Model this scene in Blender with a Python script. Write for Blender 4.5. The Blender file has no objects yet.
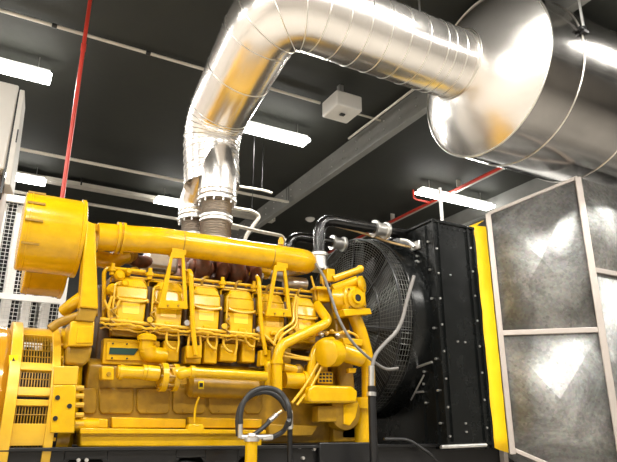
import bpy, bmesh, math, random
from mathutils import Vector, Matrix
random.seed(7)
PI = math.pi
SC = bpy.context.scene
COL = SC.collection
CZ = 1.1                                   # eye height
# ---------------------------------------------------------------- camera
PITCH, YAW, FOC = math.radians(18.7), math.radians(28.8), 600.0
cam_d = bpy.data.cameras.new('camera')
cam = bpy.data.objects.new('camera', cam_d); COL.objects.link(cam)
cam.location = (0, 0, CZ)
cam.rotation_euler = (PI/2 + PITCH, 0, -YAW)
cam_d.sensor_fit = 'HORIZONTAL'; cam_d.sensor_width = 36.0
cam_d.lens = 36.0*FOC/617.0
cam_d.clip_start = 0.05; cam_d.clip_end = 200
SC.camera = cam
_cy, _sy, _cp, _sp = math.cos(YAW), math.sin(YAW), math.cos(PITCH), math.sin(PITCH)
_R = Vector((_cy, -_sy, 0)); _F = Vector((_sy*_cp, _cy*_cp, _sp)); _U = Vector((-_sy*_sp, -_cy*_sp, _cp))
def at(u, v, Y):
    """survey helper: the point of the photograph at (u, v) that lies at depth Y in the room"""
    d = _R*((u-308.5)/FOC) + _F + _U*((231-v)/FOC)
    t = Y/d.y
    return Vector((d.x*t, Y, CZ + d.z*t))
def atx(u, v, X):
    d = _R*((u-308.5)/FOC) + _F + _U*((231-v)/FOC)
    t = X/d.x
    return Vector((X, d.y*t, CZ + d.z*t))

# ---------------------------------------------------------------- materials
def mat(name, col, rough=.5, metal=0.0, var=.0, vscale=8.0, rvar=.0, bump=.0, bscale=40.0, coat=0.0, col2=None, emis=None, estr=0, spec=.5):
    m = bpy.data.materials.new(name); m.use_nodes = True
    nt = m.node_tree; N = nt.nodes; L = nt.links
    b = N['Principled BSDF']
    b.inputs['Base Color'].default_value = (*col, 1)
    b.inputs['Roughness'].default_value = rough
    b.inputs['Metallic'].default_value = metal
    b.inputs['Specular IOR Level'].default_value = spec
    if coat:
        b.inputs['Coat Weight'].default_value = coat; b.inputs['Coat Roughness'].default_value = .12
    tc = N.new('ShaderNodeTexCoord')
    if var or col2 or rvar:
        n = N.new('ShaderNodeTexNoise'); n.inputs['Scale'].default_value = vscale
        n.inputs['Detail'].default_value = 6; n.inputs['Roughness'].default_value = .65
        L.new(tc.outputs['Object'], n.inputs['Vector'])
        r = N.new('ShaderNodeValToRGB')
        r.color_ramp.elements[0].position = .35; r.color_ramp.elements[1].position = .68
        c2 = col2 if col2 else tuple(max(0, c*(1-var)) for c in col)
        r.color_ramp.elements[0].color = (*c2, 1); r.color_ramp.elements[1].color = (*col, 1)
        L.new(n.outputs['Fac'], r.inputs['Fac']); L.new(r.outputs['Color'], b.inputs['Base Color'])
        if rvar:
            mr = N.new('ShaderNodeMapRange'); mr.inputs['To Min'].default_value = max(0.02, rough-rvar); mr.inputs['To Max'].default_value = rough+rvar
            L.new(n.outputs['Fac'], mr.inputs['Value']); L.new(mr.outputs['Result'], b.inputs['Roughness'])
    if bump:
        n2 = N.new('ShaderNodeTexNoise'); n2.inputs['Scale'].default_value = bscale; n2.inputs['Detail'].default_value = 3
        L.new(tc.outputs['Object'], n2.inputs['Vector'])
        bp = N.new('ShaderNodeBump'); bp.inputs['Strength'].default_value = bump; bp.inputs['Distance'].default_value = .01
        L.new(n2.outputs['Fac'], bp.inputs['Height']); L.new(bp.outputs['Normal'], b.inputs['Normal'])
    if emis:
        b.inputs['Emission Color'].default_value = (*emis, 1); b.inputs['Emission Strength'].default_value = estr
    return m
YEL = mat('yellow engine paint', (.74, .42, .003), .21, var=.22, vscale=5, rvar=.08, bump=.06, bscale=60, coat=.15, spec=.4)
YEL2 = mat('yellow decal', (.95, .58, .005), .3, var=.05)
YELD = mat('weathered and shaded yellow paint', (.38, .205, .003), .40, var=.35, vscale=9, rvar=.1, bump=.08)  # grimy yellow that also has the dim light around the crankcase painted in
ALTY = mat('sun bleached yellow paint', (.72, .42, .02), .30, var=.14, vscale=6, rvar=.08, coat=.2)
FAB = mat('yellow coated fabric', (1.0, .62, .0), .55, var=.08, vscale=6, bump=.3, bscale=14)
BLK = mat('gloss black paint', (.007, .008, .008), .26, var=.3, vscale=5, rvar=.08, spec=.4)
PIPEB = mat('polished black paint', (.006, .006, .006), .2, coat=.15)
SHADE_BRN = mat('brown casting and gap shade', (.11, .060, .018), .5, var=.5, vscale=12, bump=.3)  # shade of the gaps between heads put into the colour; also plain brown caps
BLKM = mat('black steel paint', (.010, .010, .011), .36, var=.3, vscale=7, rvar=.1)
RUB = mat('black rubber', (.02, .02, .021), .5, bump=.1, bscale=200)
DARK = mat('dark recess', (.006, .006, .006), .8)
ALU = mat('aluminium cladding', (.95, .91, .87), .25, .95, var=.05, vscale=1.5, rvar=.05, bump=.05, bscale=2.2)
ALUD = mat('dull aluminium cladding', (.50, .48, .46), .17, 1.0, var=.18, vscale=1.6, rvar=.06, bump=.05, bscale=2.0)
SEAM = mat('rolled seam aluminium', (.80, .77, .72), .30, 1.0)
BEL = mat('stainless bellows', (.50, .45, .40), .42, .9, var=.25, vscale=10)
STEEL = mat('plated steel', (.72, .71, .69), .32, .85, var=.15, vscale=12)
FRAME = mat('mill aluminium extrusion', (.58, .52, .48), .45, .5, var=.1, vscale=5)
TURBO = mat('rust brown turbo casing', (.30, .10, .05), .5, .2, col2=(.10, .05, .03), vscale=10, bump=.2)
RED = mat('red fire pipe paint', (.62, .05, .03), .38, var=.15)
CONDM = mat('galvanised conduit', (.74, .69, .60), .42, .35, var=.15, vscale=4)
WHT = mat('off white paint', (.80, .78, .74), .42, var=.06, vscale=3)
PINK = mat('warm grey paint', (.62, .52, .45), .45, var=.1, vscale=3)
CEIL = mat('black sprayed concrete', (.026, .0275, .021), .72, var=.35, vscale=1.3, rvar=.1, bump=.25, bscale=9)
BEAM = mat('grey painted beam', (.26, .26, .245), .6, var=.2, vscale=2, bump=.1)
WALL = mat('light plaster', (.40, .37, .33), .8, var=.1, vscale=1.5)
FLOOR = mat('grey floor paint', (.46, .43, .39), .45, var=.15, vscale=1.2, rvar=.1)
DWALL = mat('black wall paint', (.022, .023, .021), .8, var=.3, vscale=2)
GREENL = mat('dark green nameplate', (.012, .045, .03), .35)
WIRE = mat('grey armoured cable', (.17, .16, .15), .5, .1, bump=.3, bscale=250)
STICK = mat('warning sticker yellow', (1.0, .72, .0), .4)
COP = mat('brass fitting', (.65, .45, .22), .35, .8)
LAMPB = mat('lamp housing', (.75, .75, .73), .4)
LAMPE = mat('lit fluorescent diffuser', (1, 1, 1), .5, emis=(1.0, .98, .93), estr=22)
def galv():
    m = bpy.data.materials.new('galvanised sheet'); m.use_nodes = True
    nt = m.node_tree; N = nt.nodes; L = nt.links; b = N['Principled BSDF']
    tc = N.new('ShaderNodeTexCoord')
    vo = N.new('ShaderNodeTexVoronoi'); vo.inputs['Scale'].default_value = 38
    L.new(tc.outputs['Object'], vo.inputs['Vector'])
    n = N.new('ShaderNodeTexNoise'); n.inputs['Scale'].default_value = 1.4; n.inputs['Detail'].default_value = 9; n.inputs['Roughness'].default_value = .7
    n.inputs['Distortion'].default_value = .8
    L.new(tc.outputs['Object'], n.inputs['Vector'])
    r = N.new('ShaderNodeValToRGB'); r.color_ramp.elements[0].position = .42; r.color_ramp.elements[1].position = .70
    r.color_ramp.elements[0].color = (.20, .21, .185, 1); r.color_ramp.elements[1].color = (.50, .50, .47, 1)
    L.new(n.outputs['Fac'], r.inputs['Fac'])
    mx = N.new('ShaderNodeMix'); mx.data_type = 'RGBA'; mx.blend_type = 'OVERLAY'; mx.inputs[0].default_value = .22
    L.new(r.outputs['Color'], mx.inputs[6]); L.new(vo.outputs['Color'], mx.inputs[7])
    hs = N.new('ShaderNodeHueSaturation'); hs.inputs['Saturation'].default_value = .25
    L.new(mx.outputs[2], hs.inputs['Color']); L.new(hs.outputs['Color'], b.inputs['Base Color'])
    mr = N.new('ShaderNodeMapRange'); mr.inputs['To Min'].default_value = .36; mr.inputs['To Max'].default_value = .60
    L.new(n.outputs['Fac'], mr.inputs['Value']); L.new(mr.outputs['Result'], b.inputs['Roughness'])
    b.inputs['Metallic'].default_value = .7
    return m
GALV = galv()

# ---------------------------------------------------------------- mesh helper
def fillet(pts, r, n=6):
    pts = [Vector(p) for p in pts]; out = [pts[0]]
    for i in range(1, len(pts)-1):
        a, b, c = pts[i-1], pts[i], pts[i+1]
        d1, d2 = a-b, c-b
        rr = min(r, d1.length*.48, d2.length*.48)
        p, q = b + d1.normalized()*rr, b + d2.normalized()*rr
        for k in range(n+1):
            t = k/n
            out.append(p*(1-t)**2 + b*2*t*(1-t) + q*t*t)
    out.append(pts[-1]); return out
class MB:
    def __init__(s): s.b = bmesh.new()
    def box(s, lo, hi, mtx=None):
        vs = [s.b.verts.new((x, y, z)) for x in (lo[0], hi[0]) for y in (lo[1], hi[1]) for z in (lo[2], hi[2])]
        for f in ((0,1,3,2),(4,6,7,5),(0,4,5,1),(2,3,7,6),(0,2,6,4),(1,5,7,3)): s.b.faces.new([vs[i] for i in f])
        if mtx:
            for v in vs: v.co = mtx @ v.co
        return s
    def cbox(s, c, d, mtx=None):
        return s.box([c[i]-d[i]/2 for i in range(3)], [c[i]+d[i]/2 for i in range(3)], mtx)
    def ring(s, c, ax, r, seg, ref=None):
        ax = Vector(ax).normalized()
        if ref is None: ref = Vector((0,0,1)) if abs(ax.z) < .9 else Vector((1,0,0))
        e1 = ax.cross(ref).normalized(); e2 = ax.cross(e1)
        return [s.b.verts.new(Vector(c) + (e1*math.cos(2*PI*k/seg) + e2*math.sin(2*PI*k/seg))*r) for k in range(seg)]
    def bridge(s, a, b):
        n = len(a)
        for k in range(n): s.b.faces.new((a[k], a[(k+1)%n], b[(k+1)%n], b[k]))
    def lathe(s, p0, ax, prof, seg=24, caps=True):
        """prof: list of (distance along axis, radius)"""
        p0 = Vector(p0); ax = Vector(ax).normalized(); last = None; first = None
        for (d, r) in prof:
            c = s.ring(p0+ax*d, ax, max(r, 1e-4), seg)
            if last: s.bridge(last, c)
            else: first = c
            last = c
        if caps: s.b.faces.new(first[::-1]); s.b.faces.new(last)
        return s
    def cyl(s, a, b, r, r2=None, seg=16):
        a, b = Vector(a), Vector(b)
        return s.lathe(a, b-a, [(0, r), ((b-a).length, r if r2 is None else r2)], seg)
    def tube(s, pts, r, seg=10, bend=None, caps=True, n=6):
        pts = [Vector(p) for p in pts]
        if bend: pts = fillet(pts, bend, n)
        rs = r if isinstance(r, (list, tuple)) else None
        N_ = len(pts)
        tot = [0]
        for i in range(1, N_): tot.append(tot[-1] + (pts[i]-pts[i-1]).length)
        t0 = (pts[1]-pts[0]).normalized()
        ref = Vector((0,0,1)) if abs(t0.z) < .9 else Vector((1,0,0))
        e1 = t0.cross(ref).normalized(); last = None; first = None
        for i, p in enumerate(pts):
            if i == 0: t = t0
            elif i == N_-1: t = (pts[-1]-pts[-2]).normalized()
            else: t = ((pts[i]-pts[i-1]).normalized() + (pts[i+1]-pts[i]).normalized()).normalized()
            e1 = (e1 - t*e1.dot(t)).normalized(); e2 = t.cross(e1)
            rad = r if rs is None else rs[0] + (rs[1]-rs[0])*tot[i]/tot[-1]
            c = [s.b.verts.new(p + (e1*math.cos(2*PI*k/seg) + e2*math.sin(2*PI*k/seg))*rad) for k in range(seg)]
            if last: s.bridge(last, c)
            else: first = c
            last = c
        if caps: s.b.faces.new(first[::-1]); s.b.faces.new(last)
        return s
    def torus(s, c, ax, R, r, seg=32, ss=6):
        c = Vector(c); ax = Vector(ax).normalized()
        ref = Vector((0,0,1)) if abs(ax.z) < .9 else Vector((1,0,0))
        e1 = ax.cross(ref).normalized(); e2 = ax.cross(e1); rows = []
        for k in range(seg):
            d = e1*math.cos(2*PI*k/seg) + e2*math.sin(2*PI*k/seg)
            rows.append([s.b.verts.new(c + d*(R + r*math.cos(2*PI*j/ss)) + ax*(r*math.sin(2*PI*j/ss))) for j in range(ss)])
        for k in range(seg): s.bridge(rows[k], rows[(k+1)%seg])
        return s
    def prism(s, poly, d):
        """poly: 3D points of a flat outline, d: extrusion vector"""
        d = Vector(d)
        a = [s.b.verts.new(Vector(p)) for p in poly]; b = [s.b.verts.new(Vector(p)+d) for p in poly]
        s.b.faces.new(a[::-1]); s.b.faces.new(b); s.bridge(a, b); return s
    def loft(s, A, B, caps=True):
        a = [s.b.verts.new(Vector(p)) for p in A]; b = [s.b.verts.new(Vector(p)) for p in B]
        s.bridge(a, b)
        if caps: s.b.faces.new(a[::-1]); s.b.faces.new(b)
        return s
    def sphere(s, c, r, sc=(1,1,1), seg=16):
        m = Matrix.Translation(Vector(c)) @ Matrix.Diagonal((r*sc[0], r*sc[1], r*sc[2], 1))
        bmesh.ops.create_uvsphere(s.b, u_segments=seg, v_segments=seg//2+2, radius=1, matrix=m); return s
    def build(s, name, m, parent=None, bevel=0, bseg=2, ang=38, subsurf=0):
        bm = s.b
        bmesh.ops.recalc_face_normals(bm, faces=bm.faces)
        for f in bm.faces: f.smooth = True
        for e in bm.edges:
            if len(e.link_faces) == 2: e.smooth = e.calc_face_angle(0) < math.radians(ang)
        me = bpy.data.meshes.new(name); bm.to_mesh(me); bm.free()
        me.materials.append(m)
        o = bpy.data.objects.new(name, me); COL.objects.link(o)
        if bevel:
            b = o.modifiers.new('bevel', 'BEVEL'); b.width = bevel; b.segments = bseg; b.limit_method = 'ANGLE'; b.angle_limit = math.radians(35)
            b.harden_normals = False
        if parent is not None:
            o.parent = parent
            w = Vector((0,0,0)); p = parent
            while p: w += p.location; p = p.parent
            o.location = -w
        return o
def tag(o, label=None, cat=None, group=None, kind=None):
    if label: o['label'] = label
    if cat: o['category'] = cat
    if group: o['group'] = group
    if kind: o['kind'] = kind
    return o
def thing(name, loc, label, cat, group=None):
    o = bpy.data.objects.new(name, None); o.empty_display_size = .1
    COL.objects.link(o); o.location = loc
    return tag(o, label, cat, group)
def struct(o): o['kind'] = 'structure'; return o
def copy_tree(o, parent=None):
    c = o.copy(); COL.objects.link(c)
    if parent: c.parent = parent
    for ch in [x for x in bpy.data.objects if x.parent == o]: copy_tree(ch, c)
    return c
def P(uv, Y): return [at(u, v, Y) for u, v in uv]
X_ = Vector((1,0,0)); Y_ = Vector((0,1,0)); Z_ = Vector((0,0,1))

# ================================================================= THE ROOM
CEI = 5.9
struct(MB().box((-7,-5,-.1),(16,15,0)).build('floor', FLOOR))
struct(MB().box((-7,-5,CEI),(16,15,CEI+.2)).build('ceiling', CEIL))
struct(MB().box((-7,15,0),(16,15.2,CEI)).build('wall_back', DWALL))
struct(MB().box((-7,-5.2,0),(16,-5,CEI)).build('wall_front', WALL))
struct(MB().box((-7.2,-5,0),(-7,15,CEI)).build('wall_left', mat('warm white plaster', (.72, .67, .62), .8, var=.08, vscale=1.5)))
struct(MB().box((16,-5,0),(16.2,15,CEI)).build('wall_right', DWALL))
struct(MB().box((-1.6,4.4,0),(6.2,6.9,.3)).build('trim_1', FLOOR, bevel=.015))      # concrete plinth under the set
tag_beam = MB().box((5.1,-5,5.52),(5.16,15,CEI+.01)); tag_beam.box((5.08,-5,5.50),(5.20,15,5.525))
struct(tag_beam.build('trim_2', BEAM))
rv = MB()
for k in range(26):
    for zz in (5.64, 5.78): rv.cyl((5.1, 4+k*.4, zz), (5.088, 4+k*.4, zz), .012, seg=8)
bo = rv.build('bolt_row', STEEL, None); bo.parent = bpy.data.objects['trim_2']; bo['kind'] = 'structure'
struct(MB().box((9.2,-5,5.6),(9.5,15,CEI+.01)).build('trim_3', BEAM))

# ---------------------------------------------------------------- lamps
def make_lamp(L=1.22, w=.28):
    t = thing('fluorescent_lamp', (0,0,5.6), 'x', 'lamp', 'fluorescent lamps under the black ceiling')
    MB().box((-L/2+.03, -w/2+.05, 5.63), (L/2-.03, w/2-.05, 5.70)).build('housing', LAMPB, None, bevel=.008).parent = t
    MB().box((-L/2+.01, -w/2+.01, 5.585), (L/2-.01, w/2-.01, 5.635)).build('diffuser', LAMPE, None, bevel=.012).parent = t
    for sx in (-1, 1): MB().cyl((sx*L*.35, 0, 5.68), (sx*L*.35, 0, CEI), .006, seg=6).build('hanger', STEEL).parent = t
    for c in t.children: c.location = (0, 0, -5.6)
    return t
lamp0 = make_lamp()
def area(loc, L, w, power, name='lamp_light'):
    d = bpy.data.lights.new(name, 'AREA'); d.shape = 'RECTANGLE'; d.size = L; d.size_y = w
    d.energy = power; d.color = (1.0, .965, .89)
    o = bpy.data.objects.new(name, d); COL.objects.link(o); o.location = loc
    return o
lamp_spots = [
    (-.27, 7.78, 'lit fluorescent lamp in the top corner beside the red drop pipe', 1),
    (3.63, 7.75, 'lit fluorescent lamp between the silver elbow and the white ceiling box', 1),
    (3.34, 11.45, 'lit fluorescent lamp at the far end, behind the exhaust risers', 1),
    (.08, 11.6, 'lit fluorescent lamp shining just above the yellow air cleaner', 1),
    (8.1, 8.5, 'long lit fluorescent lamp above the radiator, crossed by the straight red pipe', 1.6)]
row = [(x, y) for y in (2.4, -.6) for x in (-3.6, -.2, 3.2, 6.6)] + [(7.6, 6.3), (-3.6, 7.8), (-3.6, 5.0), (-3.6,11.5), (12, 8.5), (12, 4.4), (11, .2)]
for i, (x, y, lab, _) in enumerate(lamp_spots):
    o = lamp0 if i == 0 else copy_tree(lamp0)
    o.location = (x, y, 5.6); o['label'] = lab; o.scale.x = _
    area((x, y, 5.575), 1.18, .12, 95)
for (x, y) in row:
    o = copy_tree(lamp0); o.location = (x, y, 5.6); o['label'] = 'fluorescent lamp hanging over the front of the hall, outside the frame'
    area((x, y, 5.575), 1.18, .12, 130)

# ---------------------------------------------------------------- ceiling services
def conduit(pts, r, name, lab, cat, m=CONDM, bend=None, clips=None, seg=8, group=None):
    t = thing(name, pts[0], lab, cat, group)
    MB().tube(pts, r, seg, bend).build('pipe_run', m, t)
    if clips:
        for c in clips:
            MB().cyl(Vector(c)-X_*.03, Vector(c)+X_*.03, r*1.5, seg=10).build('clip', BLKM if r < .03 else STEEL, t)
    hi = max(pts, key=lambda p: p[2])
    if hi[2] > 3.9 and name != 'sprinkler_drop':
        for q in ({0: pts[0], 1: pts[1]}.values()):
            if q[2] > 3.9: MB().cyl(q, (q[0], q[1], CEI+.005), .004, seg=6).build('hanger', BLKM, t)
    return t
def alongx(a, b, Z, n=0):
    """straight run parallel to the engine through two surveyed points, at height Z"""
    pts = []
    for (u, v) in (a, b):
        d = _R*((u-308.5)/FOC) + _F + _U*((231-v)/FOC); k = (Z-CZ)/d.z
        pts.append(Vector((d.x*k, d.y*k, Z)))
    y = (pts[0].y+pts[1].y)/2; pts[0].y = pts[1].y = y
    return pts
a, b = alongx((0,10),(320,103),5.84)
conduit([a-X_*3, b+X_*.0], .022, 'cable_conduit', 'thin steel conduit crossing behind the red drop pipe close under the ceiling', 'conduit',
        clips=[a+X_*q for q in (.6,1.75,2.9)])
a2 = Vector((b.x+.55, b.y, 5.84))
conduit([a2, a2+X_*.9], .018, 'cable_conduit', 'short conduit leaving the white ceiling box towards the silver duct', 'conduit')
a, b = alongx((22,150),(182,180),5.5)
for dy, dz, lab in ((0,0,'upper thin conduit of the pair above the lamp over the air cleaner'), (.09,.03,'second thin conduit running tight beside the upper one')):
    conduit([a+Vector((-3,dy,dz)), b+Vector((2.2,dy,dz))], .026, 'cable_conduit', lab, 'conduit')
a, b = alongx((50,180),(180,205),5.75)
t = thing('cable_tray', a, 'narrow steel cable tray passing behind the far lamp and the exhaust risers', 'cable tray')
MB().box((a.x-3, a.y-.09, 5.72), (b.x+2.2, a.y+.09, 5.74)).build('tray_bottom', CONDM, t)
for s_ in (-1,1): MB().box((a.x-3, a.y+s_*.09-.006, 5.72), (b.x+2.2, a.y+s_*.09+.006, 5.80)).build('side_rail', CONDM, t)
for q in (.55, 2.3): MB().box((a.x+q, a.y-.1, 5.74), (a.x+q+.03, a.y-.07, CEI)).build('hanger', BLKM, t)
a, b = alongx((90,207),(182,217),5.6)
conduit([a-X_*3, b+X_*1.4], .035, 'water_pipe', 'lowest grey pipe crossing behind the exhaust risers', 'pipe')
# bent conduits right of the risers
conduit([at(232,208,8.0), at(252,211,8.0), at(260,216,8.0), at(246,236,8.0), at(243,246,8.0)], .03, 'bent_conduit', 'bent conduit turning down just right of the exhaust risers', 'conduit', bend=.12)
conduit([at(236,186,8.4), at(262,190,8.4), at(272,193,8.4)], .022, 'cable_stub', 'loose cable end sticking out right of the risers', 'cable')
conduit([at(228,224,7.6), at(262,232,7.6), at(283,236,7.6), at(286,246,7.6)], .028, 'bent_conduit', 'low conduit bending down behind the intake pipe end', 'conduit', bend=.1)
# red sprinkler pipes
t = thing('sprinkler_drop', (.53,6.1,CEI), 'red vertical sprinkler pipe dropping behind the yellow air cleaner', 'pipe')
MB().cyl((.53,6.1,CEI+.01),(.53,6.1,3.25),.022,seg=12).build('pipe_run', RED, t)
MB().cyl((.53,6.1,5.08),(.53,6.1,5.17),.028,seg=12).build('coupling', RED, t)
MB().cyl((.53,6.1,3.25),(.53,6.1,3.19),.02,.03,seg=12).build('sprinkler_head', COP, t)
yr0, yr1 = 5.3, 14.5
t = thing('sprinkler_pipe', (7.88,yr0,5.7), 'long red sprinkler pipe running under the ceiling over the radiator', 'pipe')
MB().cyl((7.88,yr0,5.7),(7.88,yr1,5.7),.032,seg=10).build('pipe_run', RED, t)
MB().tube([(7.88,9.05,5.7),(7.45,9.05,5.7),(7.45,9.05,CEI)],.024,8,.1).build('branch_pipe', RED, t)
MB().box((7.95,yr0,5.70),(8.0,yr1,5.76)).build('support_channel', CONDM, t)
for y in (6,8.2,10.4,12.6): MB().box((7.88,y,5.7),(7.98,y+.03,CEI+.005)).build('hanger', CONDM, t)
# white ceiling box
t = thing('ceiling_box', (4.0,6.65,5.45), 'square white metal box hanging from the black ceiling', 'box')
MB().box((3.86,6.2,5.42),(4.28,6.62,5.66)).build('housing', WHT, t, bevel=.02)
MB().box((4.03,6.37,5.40),(4.10,6.42,5.425)).build('sensor', BLKM, t)
MB().box((4.03,6.4,5.66),(4.1,6.47,CEI)).build('mount', STEEL, t)
t = thing('smoke_detector', (6.56,11.6,CEI), 'small round smoke detector on the ceiling above the black coolant pipe', 'smoke detector')
MB().lathe((6.42,11.6,CEI+.005),(0,0,-1),[(0,.11),(.03,.11),(.07,.07),(.09,.03)],20).build('cover', WHT, t)

# ---------------------------------------------------------------- far left: attenuator and ventilation column
t = thing('intake_attenuator', (0,9,0), 'white framed air intake with vertical splitters behind wire mesh, behind the alternator', 'ventilation intake')
AX0, AX1 = -2.4, 1.02
fr = MB(); fr.box((AX0,9,.0),(AX1,9.06,.12)); fr.box((AX0,9,4.24),(AX1,9.06,4.34))
fr.box((AX1-.07,9,.12),(AX1,9.06,4.24)); fr.box((AX0,9,.12),(AX0+.07,9.06,4.24)); fr.box((AX0+.07,9,2.84),(AX1-.07,9.06,2.92))
fr.box((AX0+.07,9,2.22),(AX1-.07,9.06,2.28))
fr.build('frame', WHT, t)
k = 0; x = AX1-.18
while x > AX0+.1:
    MB().box((x-.118,9.12,.12),(x,9.9,4.24)).build('splitter', WHT, t, bevel=.02)
    x -= .25
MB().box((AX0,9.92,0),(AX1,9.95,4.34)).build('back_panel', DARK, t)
ms = MB(); x = AX0+.08
while x < AX1-.08: ms.box((x,9.07,.12),(x+.006,9.076,4.24)); x += .055
z = .15
while z < 4.24: ms.box((AX0+.07,9.08,z),(AX1-.07,9.084,z+.006)); z += .055
ms.build('wire_mesh', STEEL, t)
t = thing('ventilation_column', (-.3,7,0), 'tall white sheet metal column at the edge behind the air cleaner', 'duct')
MB().box((-.75,7,3.9),(-.025,7.5,4.98)).build('upper_panel', WHT, t, bevel=.02)
MB().cyl((-.35,7.45,0),(-.35,7.45,3.9),.40,seg=32).build('lower_drum', PINK, t)
MB().box((-.03,7.02,3.62),(-.005,7.5,4.9)).build('joint_strip', BLKM, t)
c = MB().loft([(.0,6.98,3.72),(.06,6.98,3.72),(.12,7.3,3.72),(.0,7.3,3.72)],[(-.01,6.98,4.92),(.04,6.98,4.92),(.08,7.3,4.86),(-.01,7.3,4.9)])
c.build('edge_post', WHT, t, bevel=.008)
MB().box((.035,6.965,4.24),(.05,6.985,4.4)).build('latch', BLKM, t)

# ================================================================= BASE FRAME
SY = 4.84
t = thing('base_frame', (2,SY,.3), 'long black steel skid beam carrying the generator set', 'skid')
sk = MB(); X0, X1 = -1.4, 5.6
sk.box((X0,SY-.02,.985),(X1,SY+.16,1.01))
sk.box((X0,SY-.02,.3),(X1,SY+.16,.33))
def web(x0, x1): sk.box((x0,SY+.03,.33),(x1,SY+.055,.985))
holes = [(.68,.98),(1.50,1.74),(2.02,2.2),(2.9,3.1)]
edges = [X0]
for h in holes: edges += [h[0], h[1]]
edges.append(X1)
for i in range(0, len(edges), 2): web(edges[i], edges[i+1])
for h in holes:
    sk.box((h[0],SY+.03,.33),(h[1],SY+.055,.62)); sk.box((h[0],SY+.03,.925),(h[1],SY+.055,.985))
    for sx, x in ((1,h[0]),(-1,h[1])):
        sk.prism([(x,SY+.03,.925),(x+sx*.04,SY+.03,.925),(x,SY+.03,.885)],(0,.025,0))
sk.build('side_beam', BLKM, t, bevel=.004)
MB().box((X0,6.2,.3),(X1,6.36,1.0)).build('side_beam', BLKM, t)
for x in (-1.3,.2,1.9,3.6,5.4): MB().box((x,SY+.16,.45),(x+.12,6.2,.85)).build('cross_member', BLKM, t)
for (u, v) in ((78,460),(86,460),(299,447),(302,458),(313,449)):
    p = at(u,v,SY+.03); MB().cyl(p, p-Y_*.03, .014, seg=8).build('bolt', STEEL, t)
MB().box((at(318,440,SY).x,SY-.03,.84),(at(372,440,SY).x,SY+.02,1.03)).build('gusset_plate', BLKM, t, bevel=.01)

# ================================================================= ALTERNATOR
YELS = mat('deep yellow gloss enamel', (.50, .25, .012), .14, var=.12, vscale=3, rvar=.04, coat=.6)
AC = Vector((0,5.62,1.17)); AR = .79
t = thing('alternator', (-.2,5.62,1.0), 'round yellow alternator with slotted vent windows on the black skid', 'generator')
MB().lathe((-1.3,AC.y,AC.z), X_, [(0,.5),(.02,.76),(.06,.775),(1.50,.775),(1.54,.74)], 64).build('stator_housing', YELS, t)
for x in (-.9,-.35,.06): MB().lathe((x,AC.y,AC.z), X_, [(0,.77),(.0,.787),(.025,.787),(.025,.77)], 64).build('band', ALTY, t)
# end bell ring with windows: built from segments around the axis
bx0, bx1 = .235, .585
eb = MB()
def arc(x0, x1, a0, a1, r0, r1, n=6):
    P0 = []; P1 = []
    for k in range(n+1):
        a = a0 + (a1-a0)*k/n
        P0.append((x0, AC.y-math.cos(a)*r1, AC.z+math.sin(a)*r1))
    for k in range(n, -1, -1):
        a = a0 + (a1-a0)*k/n
        P0.append((x0, AC.y-math.cos(a)*r0, AC.z+math.sin(a)*r0))
    eb.prism(P0, (x1-x0,0,0))
arc(bx0, bx0+.075, math.radians(-35), math.radians(215), AR-.06, AR+.03, 40)
arc(bx1-.06, bx1, math.radians(-35), math.radians(215), AR-.06, AR+.01, 40)
D = math.radians
solid = [(-35,-17),(-11,0),(9,12.3),(14.3,19),(29,34),(60,90),(100,110),(140,150),(180,190)]
for a0, a1 in solid: arc(bx0+.07, bx1-.055, D(a0), D(a1), AR-.05, AR-.01, 4)
eb.build('end_bell', ALTY, t, bevel=.004)
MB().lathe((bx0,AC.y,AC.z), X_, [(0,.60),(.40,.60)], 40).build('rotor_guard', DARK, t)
for a0, a1 in ((-17,-11),(0,9),(19,29),(34,60)):
    sl = MB()
    for k in range(11):
        x = bx0+.085 + k*.0195
        n = 4
        pl = []
        for j in range(n+1):
            a = D(a0 + (a1-a0)*j/n); pl.append(Vector((x, AC.y-math.cos(a)*(AR-.03), AC.z+math.sin(a)*(AR-.03))))
        sl.tube(pl, .0045, 5)
    for j in range(1, 5 if a1-a0 > 20 else 2):
        a = D(a0 + (a1-a0)*j/(5 if a1-a0 > 20 else 2)); y, z = AC.y-math.cos(a)*(AR-.026), AC.z+math.sin(a)*(AR-.026)
        sl.tube([(bx0+.07,y,z),(bx1-.055,y,z)], .004, 5)
    sl.build('vent_grille', YELD, t)
# flange bolts on the bell
for k in range(12):
    a = D(-20+k*12); MB().cyl((bx1-.005, AC.y-math.cos(a)*(AR-.03), AC.z+math.sin(a)*(AR-.03)), (bx1+.02, AC.y-math.cos(a)*(AR-.03), AC.z+math.sin(a)*(AR-.03)), .014, seg=6).build('bolt', ALTY, t)
s = MB().prism(P([(9,355),(18,355),(18,367),(9,367)], 4.93), (0,.012,0)).build('warning_label', STICK, t)
MB().prism(P([(13.5,357),(16.5,365),(10.5,365)], 4.925), (0,.003,0)).build('warning_mark', RUB, s)

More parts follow.
